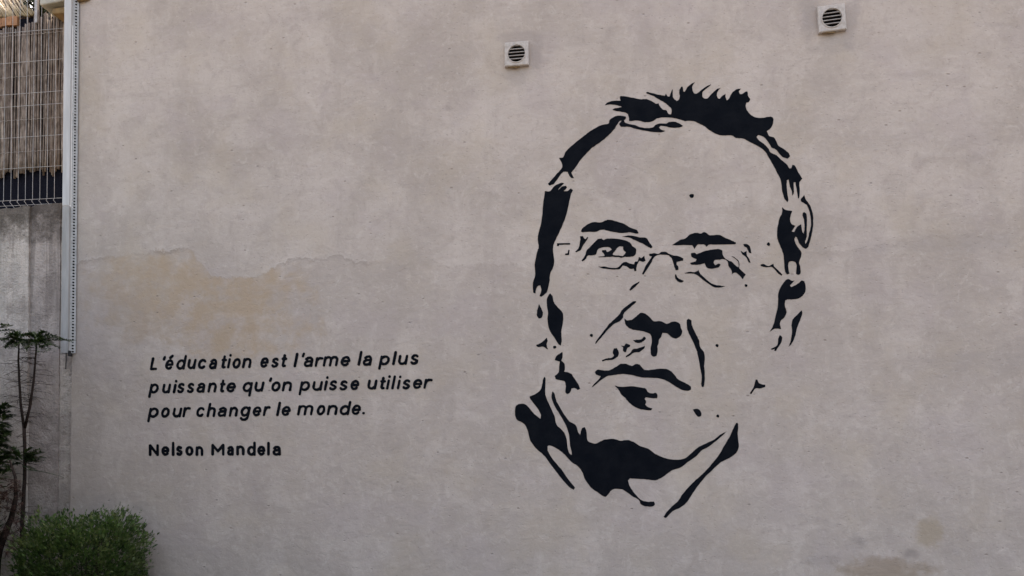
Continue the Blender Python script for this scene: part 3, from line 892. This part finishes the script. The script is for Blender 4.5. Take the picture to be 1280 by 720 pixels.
bz1, bz0 = at(15, 21, YC-.1).z, at(15, 31.5, YC-.1).z
xb0, xb1 = at(-60, 26, YC).x, at(32.5, 26, YC).x
nb = 14
for i in range(nb):
    a = xb0+(xb1-xb0)*i/nb; b = xb0+(xb1-xb0)*(i+1)/nb
    MB().box(a+.002, b-.002, YC-.10+rng.uniform(-.004, .004), YC-.035, bz0+rng.uniform(-.008, .008), bz1+rng.uniform(-.006, .006)).build('board', M['wood'], cn, bevel=.003)
MB().box(xb0, xb1+.03, YC-.03, YC+.03, bz0+.02, bz1+.01).build('beam', M['wood'], cn, bevel=.004)

# ------------------------------------------------------------------ pale ledge over the corner
lg = empty('stone_ledge', (at(72, 4, 0).x, 0, at(72, 4, 0).z), 'pale stone ledge with an ochre underside at the top of the metal channel', 'ledge')
la, lb = at(51, 5, -.02).x, at(110, 3, -.02).x
mid = at(79.6, 5, -.05).x
zc = at(70, 8, -.02).z
sb = MB(); 
sb.v += [(la, -.035, zc+.012), (mid-.004, -.045, zc+.03), (mid-.004, .3, zc+.03), (la, .3, zc+.012),
         (la-.01, -.03, zc+.20), (mid-.004, -.04, zc+.22), (mid-.004, .3, zc+.22), (la-.01, .3, zc+.20)]
sb.f += [(0, 3, 2, 1), (4, 5, 6, 7), (0, 1, 5, 4), (1, 2, 6, 5), (2, 3, 7, 6), (3, 0, 4, 7)]
sb.build('ledge_stone', M['stone'], lg, bevel=.012)
MB().box(la+.09, mid-.006, .0, .2, zc-.05, zc+.005).build('soffit', M['ochre'], lg, bevel=.012)
tb = at(97, 2, -.02); te = at(111, -1, -.02)
cp = MB(); n = 8
cp.tube([(tb.x, -.015, tb.z+.02), (tb.x+.04, -.022, tb.z+.022), (te.x, -.01, te.z+.012)], [.022, .026, .012], 8)
cp.build('mortar_lump', M['ochre'], lg, True)

# ------------------------------------------------------------------ foliage helpers
def frond(p0, p1, droop, nleaf, Ln, mat, parent, rng, w=.0045, r0=.0035):
    """a curved stalk feathered with needles: stalk + needles in one part"""
    p0, p1 = Vector(p0), Vector(p1); o = MB(); pts = []
    L = (p1-p0).length
    for i in range(9):
        t = i/8; pts.append(p0.lerp(p1, t)+Vector((0, 0, droop*4*t*(1-t))))
    o.tube(pts, [r0*(1-.75*i/8) for i in range(9)], 4)
    for i in range(nleaf):
        t = .12+.88*i/nleaf; f = t*8; a = int(min(7, f)); q = pts[a].lerp(pts[a+1], f-a)
        d = (pts[a+1]-pts[a]).normalized()
        for sgn in (-1, 1):
            side = d.cross(Vector((rng.uniform(-.4, .4), rng.uniform(-.4, .4), 1))).normalized()*sgn
            dd = (d*rng.uniform(.5, 1.1)+side+Vector((rng.uniform(-.3, .3), rng.uniform(-.3, .3), rng.uniform(-.25, .45)))).normalized()
            o.leaf(q, dd, Vector((0, 0, 1)), Ln*(1-.45*t)*rng.uniform(.7, 1.15), w)
    return o.build('frond', mat, parent)

# ------------------------------------------------------------------ conifer sapling
YS = -.32
cs = empty('conifer_sapling', (at(28, 760, YS).x, YS, 0), 'spindly half bare conifer sapling with a forked stem before the concrete wall', 'tree')
rng = random.Random(21)
A_ = lambda px, py, dy=0: at(px, py, YS+dy)
base = A_(26, 760); base.z = 0
MB().tube([base, A_(27, 700), A_(28, 650), A_(31, 595, .01), A_(31, 560), A_(30, 533)], [.022, .019, .016, .014, .013, .013], 8).build('trunk', M['bark'], cs, True)
s1 = [A_(30, 535), A_(26, 505, .02), A_(24, 475, .02), A_(23, 450, .01), A_(24, 424)]
s2 = [A_(31, 535), A_(37, 510, -.02), A_(42, 478, -.02), A_(44, 452, -.01), A_(46, 425)]
MB().tube(s1, [.012, .010, .009, .0075, .005], 7).build('branch', M['bark'], cs, True)
MB().tube(s2, [.012, .011, .009, .0075, .005], 7).build('branch', M['bark'], cs, True)
tw = MB()
def twig(p, d, L, r=.0022, depth=1):
    pts = [p]; q = p.copy(); dd = d.copy()
    for i in range(4):
        dd = (dd+Vector((0, 0, -.16))+Vector((rng.uniform(-.25, .25), rng.uniform(-.25, .25), rng.uniform(-.15, .25)))).normalized()
        q = q+dd*L/4; pts.append(q.copy())
    tw.tube(pts, [r, r*.8, r*.65, r*.5, r*.35], 4)
    if depth:
        for i in (1, 2, 3):
            if rng.random() < .75:
                twig(pts[i], (dd+Vector((rng.uniform(-.8, .8), rng.uniform(-.8, .8), rng.uniform(-.4, .5)))).normalized(), L*.4, r*.55, 0)
for st, n in ((s1, 46), (s2, 50)):
    for i in range(n):
        t = rng.uniform(.05, .92)*4; a = int(t); q = Vector(st[a]).lerp(Vector(st[a+1]), t-a)
        ang = rng.uniform(0, 2*PI)
        twig(q, Vector((math.cos(ang), math.sin(ang)*.6, rng.uniform(-.1, .5))).normalized(), rng.uniform(.06, .19))
for i in range(44):
    q = A_(30+rng.uniform(-1, 1), rng.uniform(540, 700)); ang = rng.uniform(0, 2*PI)
    twig(q, Vector((math.cos(ang), math.sin(ang)*.6, rng.uniform(-.3, .4))).normalized(), rng.uniform(.06, .17))
tag(tw.build('twigs', M['bark'], cs), kind='stuff')
# green whorls at the two tops
tops = [((46, 426), (79, 424, -.05, .018)), ((46, 426), (70, 420, .03, .02)), ((46, 427), (62, 438, -.1, .03)), ((46, 425), (56, 415, -.02, .012)),
        ((46, 426), (31, 419, -.06, .02)), ((46, 428), (34, 436, -.1, .03)), ((45, 426), (50, 441, -.12, .03)), ((46, 426), (92, 426.5, -.02, .008)),
        ((46, 427), (66, 431, -.08, .025)), ((45, 427), (40, 416, .08, .012)),
        ((24, 425), (14, 419, -.05, .02)), ((24, 425), (4, 424, -.03, .02)), ((24, 425), (16, 436, -.1, .03)), ((24, 424), (36, 420, .06, .02)),
        ((24, 425), (20, 415, .02, .015)), ((24, 425), (8, 434, -.08, .03)), ((24, 426), (34, 434, -.1, .025))]
for (a, b), (c, d, dy, dr) in tops:
    frond(A_(a, b), A_(c, d, dy), dr, 40, .062, M['frond'], cs, rng, .011)
for a, b, c, d, dy, dr in ((-4, 412, 14, 407, -.05, .01), (-6, 416, 16, 413, 0, .01), (-8, 424, 12, 432, -.05, .02), (-10, 408, 8, 406, 0, .01)):
    frond(A_(a, b), A_(c, d, dy), dr, 30, .05, M['frond'], cs, rng, .009)
for i in range(14):
    bx, by = ((46, 428), (24, 427))[i % 2]; an = rng.uniform(0, 2*PI)
    q = A_(bx+rng.uniform(-3, 3), by+rng.uniform(-4, 8)); L = rng.uniform(.07, .17)
    frond(q, q+Vector((math.cos(an)*L, math.sin(an)*L, rng.uniform(-.05, .05))), .025, 30, .05, M['frond'], cs, rng, .009)
# lower foliage
frond(A_(31, 587), A_(80, 597, -.06), .012, 26, .026, M['frond'], cs, rng, .005)
for a, b, c, d, dy, dr in ((29, 575, 52, 566, -.08, .015), (29, 577, 55, 572, -.1, .01), (29, 576, 48, 578, -.04, .01), (30, 577, 42, 570, .02, .01),
                           (28, 575, 8, 566, -.05, .02), (28, 577, 3, 574, -.1, .015), (28, 574, 14, 560, 0, .01), (28, 580, 10, 584, -.1, .01),
                           (-2, 520, 15, 508, -.05, .02), (-4, 524, 17, 519, 0, .01), (-3, 528, 12, 533, -.05, .01), (-2, 515, 8, 506, .03, .01),
                           (-2, 545, 12, 540, -.05, .01), (-2, 565, 14, 571, -.05, .01), (-4, 555, 10, 560, 0, .01), (-4, 540, 8, 552, -.1, .01),
                           (-6, 560, 20, 578, -.1, .02), (-6, 575, 16, 590, -.1, .02), (-4, 532, 10, 545, -.1, .02)):
    frond(A_(a, b), A_(c, d, dy), dr, 40, .07, M['frond'], cs, rng, .013)

for i in range(16):
    px, py = rng.uniform(-8, 4), rng.uniform(505, 600)
    q = A_(px, py, rng.uniform(-.1, .1)); frond(q, q+Vector((rng.uniform(.03, .1), rng.uniform(-.08, .05), rng.uniform(-.03, .05))), .01, 30, .06, M['frond'], cs, rng, .013)
for a, b, c, d, dy, dr in ((30, 572, 50, 562, -.04, .012), (29, 570, 40, 560, .02, .01), (28, 583, 44, 588, -.1, .012), (29, 580, 56, 575, .0, .012)):
    frond(A_(a, b), A_(c, d, dy), dr, 30, .05, M['frond'], cs, rng, .011)
# dried shrub left of it
ds = empty('dried_conifer', (at(-6, 740, YS-.15).x, YS-.15, 0), 'brown dried out shrub with a curved stem at the left edge below the sapling', 'shrub')
B_ = lambda px, py, dy=0: at(px, py, YS-.15+dy)
b0 = B_(-10, 760); b0.z = 0
MB().tube([b0, B_(-4, 700), B_(4, 672), B_(14, 648), B_(20, 622), B_(19, 596), B_(12, 575)], [.035, .03, .026, .021, .016, .011, .006], 8).build('trunk', M['bark'], ds, True)
for i in range(150):
    px = rng.uniform(-14, 27); py = rng.uniform(596, 690)+max(0, (10-px))*.5
    q = B_(px, py, rng.uniform(-.1, .1))
    an = rng.uniform(-2.6, -.4)
    e = q+Vector((rng.uniform(-.09, .09), rng.uniform(-.06, .06), rng.uniform(-.1, .06)))
    frond(q, e, .01, 9, .045, M['dry'], ds, rng, .007, .0025)

# ------------------------------------------------------------------ leafy bushes
def bush(cx, cy, rx, ry, h, n, label, cat, name, mat, seed, leafL=(.014, .028), zmin=.05, group=None, sprigs=60, pw=2.6):
    rng = random.Random(seed)
    t = empty(name, (cx, cy, 0), label, cat, group)
    st = MB()
    for i in range(14):
        a = rng.uniform(0, 2*PI); rr = rng.uniform(.3, .8)
        e = Vector((cx+rx*rr*math.cos(a), cy+ry*rr*math.sin(a), h*rng.uniform(.55, .92)))
        b = Vector((cx+rx*.12*math.cos(a), cy+ry*.12*math.sin(a), 0))
        st.tube([b, b.lerp(e, .4)+Vector((0, 0, .06)), b.lerp(e, .75), e], [.012, .009, .006, .003], 5)
    st.build('stems', M['bark'], t)
    o = MB()
    def surf(a, u):
        """radius factor with clumps"""
        v = Vector((math.cos(a)*1.7, math.sin(a)*1.7, u*2.4))+Vector((seed, 0, 0))
        return 1+.15*noise.noise(v*1.3)+.16*noise.noise(v*3.2)+.08*noise.noise(v*7)
    for i in range(n):
        a = rng.uniform(0, 2*PI); u = rng.uniform(-1, 1)
        k = 1-abs(rng.gauss(0, .16)); 
        if k < .3: continue
        c = (1-abs(u)**pw)**(1/pw) if abs(u) < 1 else 0
        if rng.random() > .35+.65*c and abs(u) < .97: pass
        f = surf(a, u)*k
        ca, sa = math.cos(a), math.sin(a); m = (abs(ca)**pw+abs(sa)**pw)**(-1/pw)
        p = Vector((cx+rx*c*f*ca*m, cy+ry*c*f*sa*m, h*.52+h*.48*u*(f if u > 0 else 1)))
        if p.z < zmin: continue
        if noise.noise(p*8+Vector((seed, 3, 1))) > .16: continue
        if rng.random() < .25: p += Vector((rng.gauss(0, .03), rng.gauss(0, .03), rng.gauss(0, .03)))
        out = Vector((ca*c, sa*c, u*.9+.25))
        d = (out+Vector((rng.uniform(-1, 1), rng.uniform(-1, 1), rng.uniform(-.6, 1)))*.9).normalized()
        up = Vector((rng.uniform(-.6, .6), rng.uniform(-.6, .6), 1)).normalized()
        L = rng.uniform(*leafL); o.leaf(p, d, up, L, L*rng.uniform(.42, .6))
    for i in range(sprigs):
        a = rng.uniform(0, 2*PI); u = rng.uniform(.15, 1)
        c = (1-u**pw)**(1/pw) if u < 1 else .3; c = max(c, rng.uniform(0, .8)) if u > .85 else c
        f = surf(a, u)
        p = Vector((cx+rx*c*f*math.cos(a), cy+ry*c*f*math.sin(a), h*.52+h*.48*u*f))
        d = Vector((math.cos(a)*.5, math.sin(a)*.5, rng.uniform(.5, 1.3))).normalized(); L = rng.uniform(.06, .2) if rng.random() < .4 else rng.uniform(.04, .09)
        o.tube([p-d*.05, p+d*L], [.0016, .0008], 3)
        for j in range(10):
            q = p+d*L*j/10
            dd = (d*.6+Vector((rng.uniform(-1, 1), rng.uniform(-1, 1), rng.uniform(-.2, .6)))).normalized()
            o.leaf(q, dd, Vector((0, 0, 1)), rng.uniform(.012, .022), .008)
    tag(o.build('leaves', mat, t), kind='stuff')
    return t
YB = -.52
c0, c1 = at(17, 700, YB), at(184, 700, YB)
hb = at(100, 641, YB).z
bush((c0.x+c1.x)/2+.03, YB, (c1.x-c0.x)/2*.69, .40, hb*.985, 34000, 'rounded green small leaved bush at the foot of the wall corner', 'bush', 'leafy_bush', M['bush'], 4, (.02, .044), sprigs=110, pw=3.6)
# unseen thicket, added at the left to shade the lower left of the wall
bush(-5.35, -2.55, 1.15, 1.45, 3.5, 32000, 'tall dark thicket added out of view at the left to shade the wall', 'bush', 'shading_thicket', M['bush'], 9, (.09, .15), sprigs=0)
bush(-3.1, -2.1, .75, .8, .72, 14000, 'low green bush added out of view before the thicket to cut bounced light', 'bush', 'added_low_bush', M['bush'], 14, (.03, .06), sprigs=0)  # added below the view to block light bounced off the ground

# climber behind the canes, top left
bush(-5.85, -.95, .8, .85, 2.7, 16000, 'dark dense shrub added beyond the sapling to shade the lower left', 'bush', 'shading_shrub', M['bush'], 17, (.07, .11), sprigs=0)  # added shrub, mostly out of view, to deepen shade at lower left
rng = random.Random(31)
cl = empty('dark_climber', (at(54, 10, YC+.2).x, YC+.2, at(54, 30, YC+.2).z), 'dark leafy climber hanging between the canopy and the stone ledge', 'climbing plant')
st = MB()
for i in range(9):
    a = at(rng.uniform(35, 62), rng.uniform(-30, -5), YC+.25); b = at(rng.uniform(28, 66), rng.uniform(12, 34), YC+rng.uniform(-.05, .2))
    st.tube([a, a.lerp(b, .5)+Vector((rng.uniform(-.05, .05), 0, 0)), b], [.006, .005, .003], 5)
st.build('stems', M['bark'], cl)
lv = MB()
for i in range(3600):
    px = rng.gauss(56, 6) if rng.random() < .6 else rng.uniform(26, 64); py = rng.uniform(-40, 27)-max(0, abs(px-56)-4)*.9
    p = at(px, py, YC+rng.uniform(-.05, .32))
    d = Vector((rng.uniform(-1, 1), rng.uniform(-1, .3), rng.uniform(-1, .4))).normalized()
    lv.leaf(p, d, Vector((0, -.4, 1)).normalized(), rng.uniform(.03, .05), rng.uniform(.02, .032))
tag(lv.build('leaves', M['ivy'], cl), kind='stuff')
